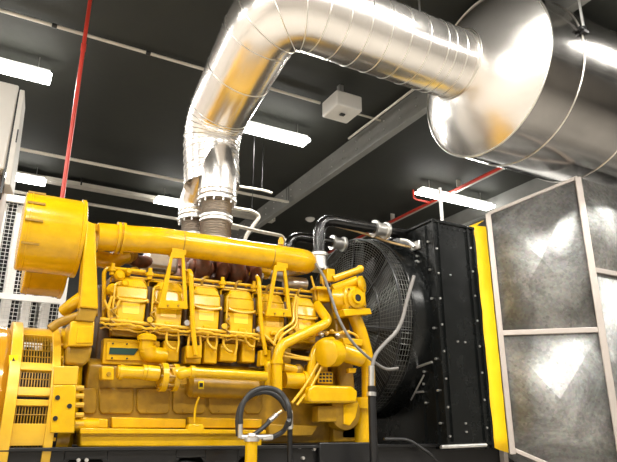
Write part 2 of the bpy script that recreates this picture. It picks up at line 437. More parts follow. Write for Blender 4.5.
# ================================================================= AIR CLEANERS
def air_cleaner(y, z, lab, R_=.32, dx=0):
    t = thing('air_cleaner', (.35,y,z), lab, 'air cleaner')
    MB().lathe((.17+dx,y,z), X_, [(0,R_*.96),(.012,R_),(.43-dx,R_),(.435-dx,R_+.014),(.46-dx,R_+.014),(.47-dx,R_-.02)], 48).build('canister', YEL, t)
    MB().lathe((.175+dx,y,z), X_, [(.035,R_),(.037,R_+.006),(.05,R_+.006),(.052,R_)], 48, False).build('end_cover', YEL, t)
    for a in (28, 0, -32, 60):
        yy, zz = y-math.cos(D(a))*(R_+.008), z+math.sin(D(a))*(R_+.008)
        MB().box((.18+dx,yy-.006,zz-.008),(.31+dx,yy+.006,zz+.008)).build('latch', YELD, t)
    MB().lathe((.63,y,z), X_, [(0,.16),(.05,.12)], 24).build('outlet', YEL, t)
    return t
air_cleaner(5.17, 2.665, 'large yellow drum air cleaner mounted over the alternator')
air_cleaner(5.98, 2.64, 'second yellow air cleaner showing below and behind the front drum', dx=.11)

# ================================================================= ENGINE
EN = thing('diesel_engine', (2.0,5.6,1.0), 'big yellow twelve cylinder diesel engine mounted on the black skid', 'engine')
def part(mb, name, m=YEL, parent=EN, **k): return mb.build(name, m, parent, **k)
def plate(uv, Y, d, name, m=YEL, parent=EN, bevel=.008):
    return part(MB().prism(P(uv, Y), (0,d,0)), name, m, parent, bevel=bevel)
def pipe(uvs, Y, r, name, m=YEL, bend=.08, parent=EN, seg=12):
    pts = [at(p[0], p[1], p[2] if len(p) > 2 else Y) for p in uvs]
    return part(MB().tube(pts, r, seg, bend), name, m, parent)
# block: cross-section extruded along the crank
bp = [(5.06,1.02),(5.06,1.62),(5.14,1.68),(6.08,1.68),(6.16,1.62),(6.16,1.02)]
part(MB().prism([(.86,y,z) for y,z in [(5.14,1.66),(5.18,1.98),(5.34,2.28),(5.45,2.36),(5.78,2.36),(5.88,2.28),(6.04,1.98),(6.08,1.66)]], (2.24,0,0)), 'cylinder_bank', SHADE_BRN, bevel=.015)  # dark colour stands in for the shade between the heads
part(MB().prism([(.80,y,z) for y,z in bp], (2.36,0,0)), 'engine_block', YELD, bevel=.015)  # crankcase colour lowered to stand for the dimmer light down here
# rear flywheel housing
part(MB().lathe((.57,5.62,1.35), X_, [(0,.58),(.04,.62),(.16,.62),(.20,.55)], 40), 'flywheel_housing', YEL)
plate([(54,366),(79,366),(77,385),(53,385)], 4.86, .5, 'housing_flange', ALTY)
mp = plate([(53.5,385),(76.5,385),(74.5,433),(50,433)], 4.80, .06, 'mounting_plate', YEL)
for (u, v) in ((57.6,397.6),(69.5,406),(55.3,418.4)):
    p = at(u,v,4.795); part(MB().cyl(p-Y_*.004, p+Y_*.02, .017, seg=14), 'bolt_hole', DARK, mp)
for v in (388,396,405,415,424):
    p = at(79.5,v,4.95); part(MB().cyl(p-X_*.03,p+X_*.03,.02,seg=8), 'flange_bolt', ALTY)
# crankcase covers
for (a, b_) in ((82,97),(99,134),(137,170),(173,206),(209,241),(244,262)):
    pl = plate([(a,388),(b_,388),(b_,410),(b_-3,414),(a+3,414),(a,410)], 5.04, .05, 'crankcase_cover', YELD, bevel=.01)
    for (u, v) in (((a+b_)/2-6,411),(a+3,391),(b_-3,391)):
        if b_-a > 20:
            p = at(u,v,5.035); part(MB().cyl(p-Y_*.008, p+Y_*.01, .008, seg=6), 'cover_bolt', YELD, pl)
# oil pan rail
for (a, b_) in ((80,108),(112,186),(189,262)):
    plate([(a,417),(b_,419),(b_,428),(a,428)], 5.0, .12, 'pan_rail', YEL)
pipe([(74,425),(98,425)], 4.98, .045, 'drain_pipe')
fr_ = plate([(80,431),(262,433),(262,447),(80,447)], 4.93, .14, 'engine_mount_rail', YEL, bevel=.012)
plate([(80,428),(266,430),(266,434),(80,434)], 4.90, .2, 'mount_rail_flange', YEL, bevel=.006)
plate([(269,424),(318,426),(312,436),(269,436)], 4.95, .2, 'front_support', YELD)
# dipstick and lug
pipe([(199,397),(195,408),(194,428)], 4.92, .010, 'dipstick')
plate([(189,424),(203,424),(205,431),(187,431)], 4.9, .06, 'lifting_lug')
# starter/control box at rear
plate([(71,321),(95,320),(93,346),(68,346)], 4.88, .3, 'control_box', YEL, bevel=.012)
cb = plate([(68,346),(93,346),(90,360),(84,366),(66,364)], 4.92, .3, 'control_box_base', YELD, bevel=.02)
plate([(78,327),(93,326),(91.5,343),(76,343)], 4.872, .02, 'box_cover', YEL, bevel=.004)
# tall bracket carrying the air cleaner
plate([(86.5,220),(95.5,224),(98.5,309),(80,307)], 4.84, .16, 'air_cleaner_bracket', YEL, bevel=.012)
plate([(80,308),(98.5,309),(94,322),(76,320)], 4.86, .3, 'bracket_foot', YELD)
# brown exhaust drain at rear
pipe([(97,312,4.95),(84,314,4.95),(72,318,4.95),(58,323,5.0),(50,329,5.0)], 5, .035, 'rear_hose', YELD, bend=.05)
pipe([(84,296,5.0),(74,303,5.0),(64,311,5.1)], 5, .05, 'rear_elbow', YEL)
# upper crankcase side: name plate cover and camshaft covers
pc = plate([(104,338),(160,341),(160,366),(102,364)], 5.05, .12, 'side_cover', YEL, bevel=.008)
plate([(107,342),(152,344),(152,361),(106,360)], 5.035, .02, 'name_plate_frame', YEL, bevel=.004)
plate([(110,347.5),(139,348.5),(134,355),(109,354)], 5.028, .01, 'name_plate', GREENL, bevel=0)['label'] = 'dark green slanted name plate'
for (u, v) in ((113,343.5),(127,344),(144,345),(112,358),(127,358.5),(147,359.5)):
    p = at(u,v,5.03); part(MB().cyl(p-Y_*.008,p+Y_*.01,.007,seg=6), 'plate_screw', DARK, pc)
camc = [(186,345,202,363),(205,340,218,363),(221,343,238,361),(164,340,180,361),(243,338,256,362)]
for (u0,v0,u1,v1) in camc:
    plate([(u0,v0),(u1,v0+1),(u1-1,v1+1),(u0-1,v1)], 5.03, .14, 'camshaft_cover', YEL, bevel=.012)
    p = at((u0+u1)/2,v0-3,5.1); part(MB().cyl(p-X_*.06,p+X_*.06,.035,seg=12), 'cover_cap', SHADE_BRN)
    pipe([(u0+3,v0-8),(u0+2,v0+2),(u0+7,v0+8),(u0+11,v0+9)], 4.98, .011, 'fuel_line', ALTY, bend=.04)
    pipe([(u1-2,v0-9),(u1-1,v0+3),(u1-3,v0+12)], 4.99, .010, 'fuel_line', ALTY, bend=.03)
# oil filler neck
p = at(147,337,4.98)
part(MB().lathe(p-Z_*.13, Z_, [(0,.05),(.06,.058),(.10,.058),(.10,.078),(.135,.078),(.15,.06),(.16,.02),(.175,.015)], 24), 'oil_filler', YEL)
part(MB().tube([at(147,346,4.98), at(148,354,5.0), at(163,356,5.06)], .07, 16, .08), 'filler_elbow', YEL)
# lower coolant pipes
part(MB().cyl(at(117,371.5,4.93), at(159,374,4.93), .05, seg=24), 'cooler_tube')
for u in (119,142): part(MB().cyl(at(u,372,4.93), at(u+3.5,372.4,4.93), .06, seg=24), 'tube_collar')
part(MB().cyl(at(146,372.5,4.93), at(158,374,4.93), .062, seg=24), 'cooler_end')
bl = plate([(102,366),(114,366.5),(114,380),(102,379.5)], 4.88, .14, 'flange_block', YEL, bevel=.01)
p = at(108.5,374,4.88); part(MB().cyl(p-Y_*.02,p+Y_*.01,.016,seg=12), 'block_plug', YELD, bl)
fl = part(MB().lathe(at(160,377,4.95), X_, [(0,.115),(.045,.115),(.05,.07),(.10,.07),(.10,.11),(.14,.11)], 28), 'flange')
for k in range(8):
    a = k*PI/4; c = at(160,377,4.95)+Vector((-.015,math.cos(a)*.092,math.sin(a)*.092))
    part(MB().cyl(c, c+X_*.17, .012, seg=6), 'flange_bolt', YELD, fl)
plate([(172,368),(186,366),(187,384),(176,384)], 4.86, .06, 'elbow_flange', ALTY)
pipe([(181,376,4.92),(181,374,4.82),(190,372,4.80),(266,376.5,4.80)], 4.82, .041, 'coolant_pipe', bend=.07, seg=16)
part(MB().cyl(at(190,372,4.80), at(194,372.3,4.80), .052, seg=18), 'pipe_collar')
part(MB().lathe(at(187,386,5.0), X_, [(0,.06),(.03,.092),(.62,.092),(.66,.06)], 28), 'oil_cooler', YELD)
st = plate([(198.5,381),(204,381),(204,389),(198.5,389)], 4.9, .006, 'warning_label', STICK, bevel=0)
plate([(199.5,383),(203,383),(203,387),(199.5,387)], 4.897, .002, 'warning_mark', RUB, st, bevel=0)
# horizontal fuel rail and harness
pipe([(100,319),(168,326),(262,335.5)], 4.97, .016, 'fuel_rail', ALTY, bend=.2)
hp = []
for k in range(60):
    u = 100 + k*2.7; v = 323 + (u-100)*.094 + math.sin(k*.45)*.8 + random.uniform(-.9,.9)
    hp.append((u, v, 4.95+.012*math.sin(k*.9)))
part(MB().tube([at(*q) for q in hp], .010, 6), 'wiring_harness', ALTY)
hp = [(100+k*5.5, 327+k*.54+random.uniform(-1.6,1.6), 4.99) for k in range(28)]
part(MB().tube([at(*q) for q in hp], .008, 6), 'wiring_harness', ALTY)
# rocker covers ---------------------------------------------------
RX = [at(132,298,5).x, at(169.5,300,5).x, at(207,304,5).x, at(241.5,307,5).x, at(273,310,5).x, at(305,313,5).x]
def rocker():
    e = bpy.data.objects.new('cylinder_head', None); COL.objects.link(e); e.parent = EN; e.location = (0,0,0)
    def q(mb, name, m, **k):
        o = mb.build(name, m, None, **k); o.parent = e; return o
    # leaning boxes: bottom sits forward, top leans back a little
    def sec(z, hw, y0, y1): return [(-hw,y0,z),(hw,y0,z),(hw,y1,z),(-hw,y1,z)]
    q(MB().loft(sec(-.235,.110,-.01,.26), sec(.0,.125,.02,.28)), 'head_casting', YEL, bevel=.015)
    q(MB().loft(sec(-.002,.142,.0,.3), sec(.022,.142,.005,.3)), 'gasket_rim', YEL, bevel=.005)
    top = MB()
    top.loft(sec(.022,.130,.012,.29), sec(.125,.132,.03,.29))
    A = sec(.125,.132,.03,.29); B = sec(.205,.088,.07,.26)
    top.loft(A, B); q(top, 'rocker_cover', YEL, bevel=.012)
    q(MB().prism([(-.065,.003,-.105),(.065,.003,-.105),(.07,.018,-.012),(-.07,.018,-.012)], (0,.012,0)), 'cover_panel', YEL2)
    q(MB().box((-.035,-.03,-.195),(.035,.0,-.15)), 'nub', YEL, bevel=.012)
    q(MB().tube([(-.15,-.02,-.26),(-.15,-.02,-.03),(-.15,-.01,.13),(-.10,.02,.155)], .0085, 8, .04), 'injector_tube', ALTY)
    q(MB().tube([(-.128,-.01,.02),(-.1,-.018,.0),(0,-.022,-.012),(.1,-.018,.0),(.128,-.01,.02)], .009, 8, .03), 'clamp_band', ALTY)
    w = []
    for k in range(16): w.append((-.145+.022*math.sin(k*1.15), -.035+.012*math.cos(k*.8), -.05-.013*k))
    q(MB().tube(w, .008, 6), 'wire_loop', YELD)
    q(MB().tube([(-.17,.1,.16),(-.17,.1,.21),(.12,.1,.21),(.13,.1,.12)], .008, 8, .04), 'vent_tube', YEL)
    return e
r0 = rocker()
for i, x in enumerate(RX):
    e = r0 if i == 0 else copy_tree(r0, EN)
    e.location = Vector((x, 4.99, 2.145)) - EN.location
for i in range(5):                                   # injection pumps between the heads
    x = (RX[i]+RX[i+1])/2
    part(MB().cyl((x,5.08,1.93),(x,5.10,2.30),.028,seg=12), 'push_rod_tube', SHADE_BRN)  # tube darkened to deepen the painted shade in the gaps
for i, x in enumerate(RX):
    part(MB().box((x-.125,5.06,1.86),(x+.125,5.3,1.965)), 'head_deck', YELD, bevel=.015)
    for sx in (-.09,.09): part(MB().cyl((x+sx,5.04,1.90),(x+sx,5.08,1.90),.014,seg=6), 'deck_bolt', YELD)
# upper rails behind the covers
pipe([(104,322,5.1),(104,272,5.1),(108,268,5.1),(145,272,5.1)], 5.1, .018, 'return_pipe', bend=.08)
part(MB().box((1.0,5.22,2.40),(2.75,5.30,2.47)), 'upper_channel', SHADE_BRN, bevel=.006)  # dark channel colour, shade behind the covers painted in
part(MB().tube([at(118,271,5.12), at(190,279,5.12), at(312,292,5.12)], .014, 8), 'upper_rail', YEL)
part(MB().tube([at(118,276,5.12), at(190,284,5.12), at(312,297,5.12)], .012, 8), 'upper_rail', ALTY)
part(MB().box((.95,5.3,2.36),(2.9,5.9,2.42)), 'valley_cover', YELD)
for k in range(16):
    x = 1.08+k*.11
    part(MB().cyl((x,5.205,2.435),(x,5.225,2.435),.012,seg=6), 'channel_bolt', YEL)
for i in range(6):
    x = RX[i]
    part(MB().lathe((x-.17,5.06,2.36), Z_, [(0,.022),(.03,.022),(.03,.034),(.06,.034),(.06,.018),(.10,.018)], 10), 'rail_valve', YEL)
    part(MB().tube([(x-.02,5.12,2.36),(x-.02,5.10,2.44),(x+.05,5.14,2.47),(x+.08,5.3,2.47)], .013, 8, .04), 'air_hose', YELD)
    part(MB().lathe((x+.15,4.975,1.995), -Y_, [(0,.016),(.02,.016),(.02,.025),(.035,.025)], 8), 'line_fitting', STEEL if i % 2 else ALTY)
# valve/pump cluster at the rear
for (u, v, r_) in ((119,276,.045),(124,284,.035),(112,290,.05),(116,303,.04),(108,308,.035),(128,272,.03)):
    p = at(u,v,5.06); part(MB().lathe(p-Y_*.05, Y_, [(0,r_*.6),(.02,r_),(.1,r_)], 14), 'valve_body', YEL)
for (a, b_) in (((104,300),(118,318)),((112,296),(110,322)),((120,300),(114,325))):
    pipe([a, ((a[0]+b_[0])/2-3,(a[1]+b_[1])/2), b_], 4.98, .012, 'fuel_line', ALTY, bend=.06)
# exhaust elbow at rear
pipe([(97,258,5.35),(112,262,5.3),(122,256,5.25),(128,254,5.25)], 5.3, .075, 'rear_exhaust_elbow', YEL, bend=.15, seg=18)
part(MB().cyl(at(125,254,5.22), at(129,252,5.25), .095, seg=20), 'elbow_flange', YELD)
pipe([(129,256,5.25),(137,262,5.3),(148,262,5.4)], 5.3, .06, 'exhaust_branch', TURBO, bend=.1)
# turbochargers
def turbo(x, y):
    e = bpy.data.objects.new('turbocharger', None); COL.objects.link(e); e.parent = EN; e.location = Vector((x,y,2.62))-EN.location
    def q(mb, name, m, **k): o = mb.build(name, m, None, **k); o.parent = e; return o
    q(MB().torus((0,0,0), X_, .12, .075, 28, 12), 'volute', TURBO)
    q(MB().lathe((-.12,0,0), X_, [(0,.05),(.03,.09),(.18,.10),(.24,.06)], 20), 'bearing_housing', TURBO)
    q(MB().torus((.2,0,0), X_, .10, .06, 28, 12), 'compressor', TURBO)
    q(MB().tube([(0,0,.1),(0,.02,.2),(-.05,.03,.3)], .09, 16), 'outlet', TURBO)
    q(MB().lathe((.24,0,0), X_, [(0,.09),(.05,.09)], 18), 'clamp_ring', STEEL)
    return e
for (x, y) in ((1.78,5.42),(2.13,5.42),(1.78,5.85),(2.13,5.85)): turbo(x, y)
part(MB().box((1.25,5.35,2.52),(1.55,5.6,2.72)), 'heat_shield', STEEL, bevel=.03)
part(MB().cyl(at(252,266,5.4), at(268,270,5.4), .10, seg=20), 'compressor_inlet', YEL)
part(MB().cyl(at(268,270,5.4), at(285,274,5.4), .085, seg=20), 'inlet_sleeve', STEEL)
part(MB().cyl(at(285,283,5.3), at(305,285,5.3), .07, seg=20), 'inlet_sleeve', STEEL)
# intake manifold pipe
a0 = at(97,236.5,5.08); ip = [a0, at(118,238,5.08), at(136,239.5,5.08), at(158,240.5,5.05), at(304,261,5.05), at(306,263,5.25), at(288,266,5.6)]
part(MB().tube(ip, .118, 28, .16, n=10), 'intake_pipe')
for u, v in ((117,238),(122,238.6)): part(MB().cyl(at(u,v,5.08)-X_*.012, at(u,v,5.08)+X_*.012, .14, seg=28), 'pipe_flange')
part(MB().torus(at(270,256.5,5.05), X_, .1185, .004, 32), 'weld_seam', YELD)
part(MB().torus(at(181,244,5.05), X_, .1185, .004, 32), 'weld_seam', YELD)
p = at(281,243,5.05); part(MB().lathe(p-Z_*.02, Z_, [(0,.03),(.05,.03),(.05,.02),(.075,.02)],12), 'breather_cap')
p = at(181,231,5.05); part(MB().lathe(p-Z_*.05, Z_, [(0,.03),(.04,.03)],12), 'breather_cap')
part(MB().box(at(94,229,5.1)-Vector((.02,.02,.02)), at(97,247,5.1)+Vector((.04,.12,.2))), 'inlet_box', YEL, bevel=.01)
# A-frame brackets
def aframe(pts_out, pts_in, Y=4.93):
    mb = MB()
    A = P(pts_out, Y); B = P(pts_in, Y); n = len(A)
    a = [mb.b.verts.new(p) for p in A]; b = [mb.b.verts.new(p) for p in B]
    c = [mb.b.verts.new(p+Y_*.03) for p in A]; d = [mb.b.verts.new(p+Y_*.03) for p in B]
    for k in range(n):
        j = (k+1) % n
        mb.b.faces.new((a[k],a[j],b[j],b[k])); mb.b.faces.new((c[k],d[k],d[j],c[j]))
        mb.b.faces.new((a[k],c[k],c[j],a[j])); mb.b.faces.new((b[k],b[j],d[j],d[k]))
    return mb
o = part(aframe([(171.5,252),(184.5,252),(188,309),(158,308)], [(173,258),(182,258),(184,301),(166,300)]), 'support_bracket', bevel=.005)
for u in (168,178.5):
    p = at(u,305.5,4.925); part(MB().cyl(p-Y_*.01,p+Y_*.01,.009,seg=8), 'bracket_bolt', YELD, o)
o = part(aframe([(275,265),(286,266),(292,317),(266,316)], [(277.5,271),(284,271),(288,309),(271,308)]), 'support_bracket', bevel=.005)
for u in (275,284):
    p = at(u,313.5,4.925); part(MB().cyl(p-Y_*.01,p+Y_*.01,.009,seg=8), 'bracket_bolt', YELD, o)
part(MB().box(at(171,250,5.0)-Vector((.0,.04,.04)), at(185,250,5.0)+Vector((.0,.08,.03))), 'pipe_saddle')
part(MB().box(at(275,264,5.0)-Vector((.0,.04,.04)), at(286,265,5.0)+Vector((.0,.08,.03))), 'pipe_saddle')
# long drop tubes
pipe([(186,271,5.05),(191,271,4.92),(193,330,4.92),(196,355,4.92)], 4.92, .021, 'drop_tube', bend=.06)
plate([(187,346),(202,345),(202,358),(187,358)], 4.94, .05, 'tube_flange')
pipe([(257,277,5.05),(259,280,4.94),(261,325,4.94),(266,355,4.94)], 4.94, .020, 'drop_tube', bend=.06)
plate([(261,350),(271,350),(271,366),(260,366)], 4.95, .08, 'tube_flange')
pipe([(296,296,4.96),(293,311,4.96),(294,322,4.92),(277,333,4.9),(274,345,4.9)], 4.92, .013, 'oil_line', ALTY, bend=.06)
pipe([(298,297,4.96),(296,313,4.96),(297,325,4.92),(281,336,4.9),(278,346,4.9)], 4.92, .013, 'oil_line', ALTY, bend=.06)
pipe([(262,333,4.95),(270,340,4.9),(282,352,4.9),(300,357,4.9),(318,359,4.9)], 4.9, .012, 'oil_line', ALTY, bend=.06)
pipe([(318,361,4.88),(296,358,4.9),(283,356,4.9)], 4.9, .012, 'oil_line', ALTY, bend=.06)
pipe([(319,362,4.85),(306,385,4.85),(292,403,4.85)], 4.85, .013, 'oil_line', ALTY)
pipe([(324,363,4.85),(311,387,4.85),(297,405,4.85)], 4.85, .013, 'oil_line', ALTY)
# large water pipe
pipe([(317,305,5.05),(322,312,4.95),(329,322,4.86),(302,335,4.84),(281,345,4.82),(277,358,4.82),(277,395,4.82)], 4.84, .046, 'water_pipe', bend=.11, seg=18)
part(MB().cyl(at(277,360,4.82), at(277,364,4.82), .056, seg=18), 'pipe_collar')
pipe([(269,366),(269,394)], 4.9, .04, 'water_pipe', seg=16)
part(MB().sphere(at(269,366,4.9), .045), 'pipe_cap')
part(MB().cyl(at(283,367,4.95), at(297,370,4.95), .04, seg=18), 'stub_pipe')
part(MB().sphere(at(298,370,4.95), .055, (1,.8,1)), 'stub_cap', YELD)
part(MB().lathe(at(284,380,4.95), X_, [(0,.07),(.18,.075),(.18,.09),(.21,.09),(.21,.05),(.3,.05)], 24), 'oil_filter', YEL)
part(MB().box((2.35,4.98,1.55),(2.56,5.1,1.86)), 'pump_housing', YELD, bevel=.02)
# small clutter lines around the front
for k in range(9):
    u = 304+k*5.5; v = 333+2.2*math.sin(k*2.3)
    p = at(u, v, 4.93); part(MB().lathe(p-X_*.02, X_, [(0,.013),(.014,.013),(.014,.02),(.03,.02),(.03,.012),(.045,.012)], 8), 'hose_fitting', ALTY if k%3 else STEEL)
pipe([(300,340),(312,337),(324,332),(338,333),(350,333)], 4.95, .012, 'fuel_line', ALTY, bend=.05)
pipe([(338,334),(345,331),(355,334),(362,342),(364,350)], 4.93, .012, 'fuel_line', ALTY, bend=.06)
# front gear case and accessories
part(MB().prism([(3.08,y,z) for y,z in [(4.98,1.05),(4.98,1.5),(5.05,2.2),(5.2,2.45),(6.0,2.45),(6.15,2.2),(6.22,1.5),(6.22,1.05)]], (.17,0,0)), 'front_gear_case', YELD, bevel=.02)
# thermostat housing
part(MB().lathe(at(334,300,5.05), at(362,300,4.86)-at(334,300,5.05), [(0,.13),(.22,.13),(.24,.15)], 28), 'thermostat_drum')
p = at(357.5,298,4.80); part(MB().lathe(p, Y_, [(0,.085),(.012,.10),(.05,.10),(.06,.12),(.14,.12)], 28), 'thermostat_cover')
th = plate([(345,286),(366,285),(368,309),(347,311)], 4.84, .14, 'thermostat_housing', YEL, bevel=.035)
p = at(357.5,298,4.79); part(MB().lathe(p-Y_*.012, Y_, [(0,.036),(0,.055),(.03,.06)], 24, False), 'port_rim', YEL, th)
part(MB().cyl(p-Y_*.006, p+Y_*.005, .037, seg=20), 'port_hole', DARK, th)
for (u,v) in ((349,289),(364,288),(350,307),(365,306)):
    p = at(u,v,4.835); part(MB().cyl(p-Y_*.012,p+Y_*.01,.011,seg=6), 'housing_bolt', YELD, th)
plate([(343,309),(370,308),(372,314),(345,316)], 4.82, .2, 'housing_foot', YEL, bevel=.006)
part(MB().cyl(at(333,290,5.0), at(357,281,4.92), .055, seg=20), 'housing_arm')
dc = at(363,283,4.87); part(MB().lathe(dc-Vector((.04,-.02,.02)), (.6,-.75,.1), [(0,.05),(.02,.085),(.05,.085),(.06,.06)], 22), 'end_cap')
part(MB().cyl(at(333,279,5.0), at(359,270,4.95), .035, seg=16), 'bypass_tube')
part(MB().sphere(at(360,269,4.95), .042), 'tube_end')
plate([(327,268),(335,269),(335,281),(327,281)], 5.0, .15, 'water_manifold')
plate([(318,288),(330,288),(330,302),(318,301)], 5.05, .12, 'water_manifold')
plate([(316,286),(331,287),(331,290),(316,289)], 4.99, .12, 'manifold_flange')
for u in (311,321): pipe([(u,276),(u+4,290),(u+5,300)], 5.08, .011, 'fuel_line', ALTY)
# large vertical front pipe
pipe([(352,311,4.95),(360,330,4.95),(368,360,4.95),(368.5,392,4.95),(368.5,398,4.95)], 4.95, .066, 'front_riser', bend=.4, seg=20)
part(MB().cyl(at(363,398,4.95), at(363,409,4.95), .10, seg=22), 'riser_collar')
part(MB().cyl(at(363,409,4.97), at(363,444,4.97), .085, seg=22), 'front_riser')
# charging alternator (drum with dished cover) and bracket
c = at(331,353,4.80); ax = Vector((.80,.42,.10))
part(MB().lathe(c-ax.normalized()*.1, ax, [(0,.105),(.012,.125),(.16,.125),(.18,.10)], 28), 'charging_alternator')
part(MB().cyl(at(341,352,4.86), at(361,358,4.86), .085, seg=22), 'charging_alternator_body')
part(MB().box(at(341,345,4.9)-Vector((0,.05,.0)), at(360,345,4.9)+Vector((0,.1,.05))), 'alternator_bracket', YEL, bevel=.01)
plate([(349,368),(357,368),(356,373),(349,373)], 4.85, .06, 'bracket_foot')
fc = plate([(318,371),(333,372),(333,384),(318,383)], 4.88, .04, 'filter_screen')
for k in range(4):
    for j in range(3):
        plate([(319.5+k*3.4,373+j*3.4),(321.8+k*3.4,373.2+j*3.4),(321.8+k*3.4,375.2+j*3.4),(319.5+k*3.4,375+j*3.4)], 4.876, .004, 'screen_opening', DARK, fc, bevel=0)
pipe([(310,392,4.9),(311,370,4.9),(314,352,4.9),(322,342,4.9),(332,341,4.95)], 4.9, .042, 'accessory_pipe', bend=.15, seg=14)
plate([(309,364),(328,365),(328,374),(309,373)], 4.92, .1, 'accessory_block')
# lower front box and round cover
plate([(309,388),(313,385),(352,386),(358,391),(357,403),(311,403),(308,399)], 4.78, .2, 'front_tank', YEL, bevel=.02)
plate([(318,406),(337,406),(337,422),(318,422)], 4.86, .12, 'pump_block', YELD)
part(MB().lathe(at(340,412,4.98), (0,-1,0), [(0,.17),(.10,.16),(.13,.10)], 30), 'crank_cover', YELD)
plate([(344,404),(359,402),(356,418),(350,426),(344,424)], 4.84, .08, 'cover_rib', YEL)
part(MB().box((3.0,4.98,1.03),(3.3,5.4,1.3)), 'front_foot', YELD, bevel=.01)

# ================================================================= EXHAUST
BX = 1.885
def bellows(y, lab, ztop):
    t = thing('exhaust_bellows', (BX,y,2.84), lab, 'exhaust bellows', None)
    MB().lathe((BX,y,2.80), Z_, [(0,.10),(.06,.13),(.06,.17),(.09,.17),(.09,.14)], 32).build('lower_flange', BEL, t)
    pf = []; z = 0; H = ztop-.06-2.89
    n = 15
    for k in range(n*4+1):
        f = (k % 4)/4; pf.append((H*k/(n*4), .142+.010*math.cos(2*PI*k/4)))
    mb = MB().lathe((BX,y,2.89), Z_, pf, 36); mb.build('corrugated_sleeve', BEL, t, ang=80)
    MB().lathe((BX,y,2.89+H*.52), Z_, [(-.03,.15),(-.025,.162),(-.005,.162),(.0,.15),(.01,.15),(.015,.162),(.035,.162),(.04,.15)], 36).build('clamp_band', STEEL, t)
    MB().lathe((BX,y,ztop-.06), Z_, [(0,.14),(0,.195),(.03,.195),(.03,.17),(.06,.17)], 36).build('upper_flange', STEEL, t)
    for k in range(12):
        a = k*PI/6; MB().cyl((BX+.175*math.cos(a),y+.175*math.sin(a),ztop-.09),(BX+.175*math.cos(a),y+.175*math.sin(a),ztop-.015),.011,seg=6).build('bolt', STEEL, t)
    return t
bellows(5.32, 'front ribbed exhaust bellows rising above the yellow intake pipe', 3.34)
bellows(5.98, 'rear ribbed exhaust bellows half hidden behind the front one', 3.34)
DY, DZ, DR = 4.1, 4.86, .37
ED = thing('exhaust_duct', (BX,5.5,3.24), 'silver clad exhaust duct rising off the engine and turning along the ceiling', 'exhaust duct')
p1 = at(211,128,5.55); p2 = Vector((1.93,DY,DZ))
pth = [Vector((BX,5.5,3.52)), p1, p2, Vector((4.06,DY,DZ))]
f1 = fillet(pth[:3], .5, 12)[:-1]
full = []
fA = fillet(pth[:3], .55, 12); fB = fillet(pth[1:], .40, 12)
b1 = fA[:-1] + fB[1:]
MBt = MB()
def varitube(mb, pts, rf, seg=48):
    n = len(pts); tot = [0]
    for i in range(1, n): tot.append(tot[-1]+(pts[i]-pts[i-1]).length)
    t0 = (pts[1]-pts[0]).normalized(); e1 = t0.cross(X_).normalized(); last = None
    fr = []
    for i, p in enumerate(pts):
        if i == 0: tt = t0
        elif i == n-1: tt = (pts[-1]-pts[-2]).normalized()
        else: tt = ((pts[i]-pts[i-1]).normalized()+(pts[i+1]-pts[i]).normalized()).normalized()
        e1 = (e1-tt*e1.dot(tt)).normalized(); e2 = tt.cross(e1)
        c = [mb.b.verts.new(p+(e1*math.cos(2*PI*k/seg)+e2*math.sin(2*PI*k/seg))*rf(tot[i])) for k in range(seg)]
        if last: mb.bridge(last, c)
        last = c; fr.append((p, tt, tot[i]))
    return fr
def rf(s): return .285 + (DR-.285)*min(1, max(0, (s-.3)/1.9))
frm = varitube(MBt, b1, rf)
MBt.build('clad_pipe', ALU, ED)
tot = frm[-1][2]
def locate(s):
    for i in range(1, len(frm)):
        if frm[i][2] >= s:
            f = (s-frm[i-1][2])/(frm[i][2]-frm[i-1][2]); return frm[i-1][0].lerp(frm[i][0], f), frm[i-1][1].lerp(frm[i][1], f)
    return frm[-1][0], frm[-1][1]
seams = [.12,.2,.3,.38,.46,.54,.62,.70,.78,.86,1.35]
lowend = None
# elbow gores of the upper bend then regular hoops on the level run
s_up = [q[2] for q in frm[14:27]]
s = s_up[0]
while s < s_up[-1]+.05: seams.append(s); s += .16
xx = s_up[-1]+.2
while xx < tot-.35: seams.append(xx); xx += .225
seams += [tot-.3, tot-.16, tot-.02]
for s in seams:
    p, tt = locate(s)
    MB().torus(p, tt, rf(s), .005, 56, 6).build('seam_ring', SEAM, ED)
for y, nm in ((5.32,.23),(5.98,.23)):
    MB().tube([(BX,y,3.34),(BX,y,3.56 if y < 5.6 else 3.5),(BX,5.42 if y < 5.6 else 5.62,3.84)], .19, 36, .12).build('riser_branch', ALU, ED)
    MB().torus((BX,y,3.38), Z_, .191, .006, 40).build('seam_ring', SEAM, ED)
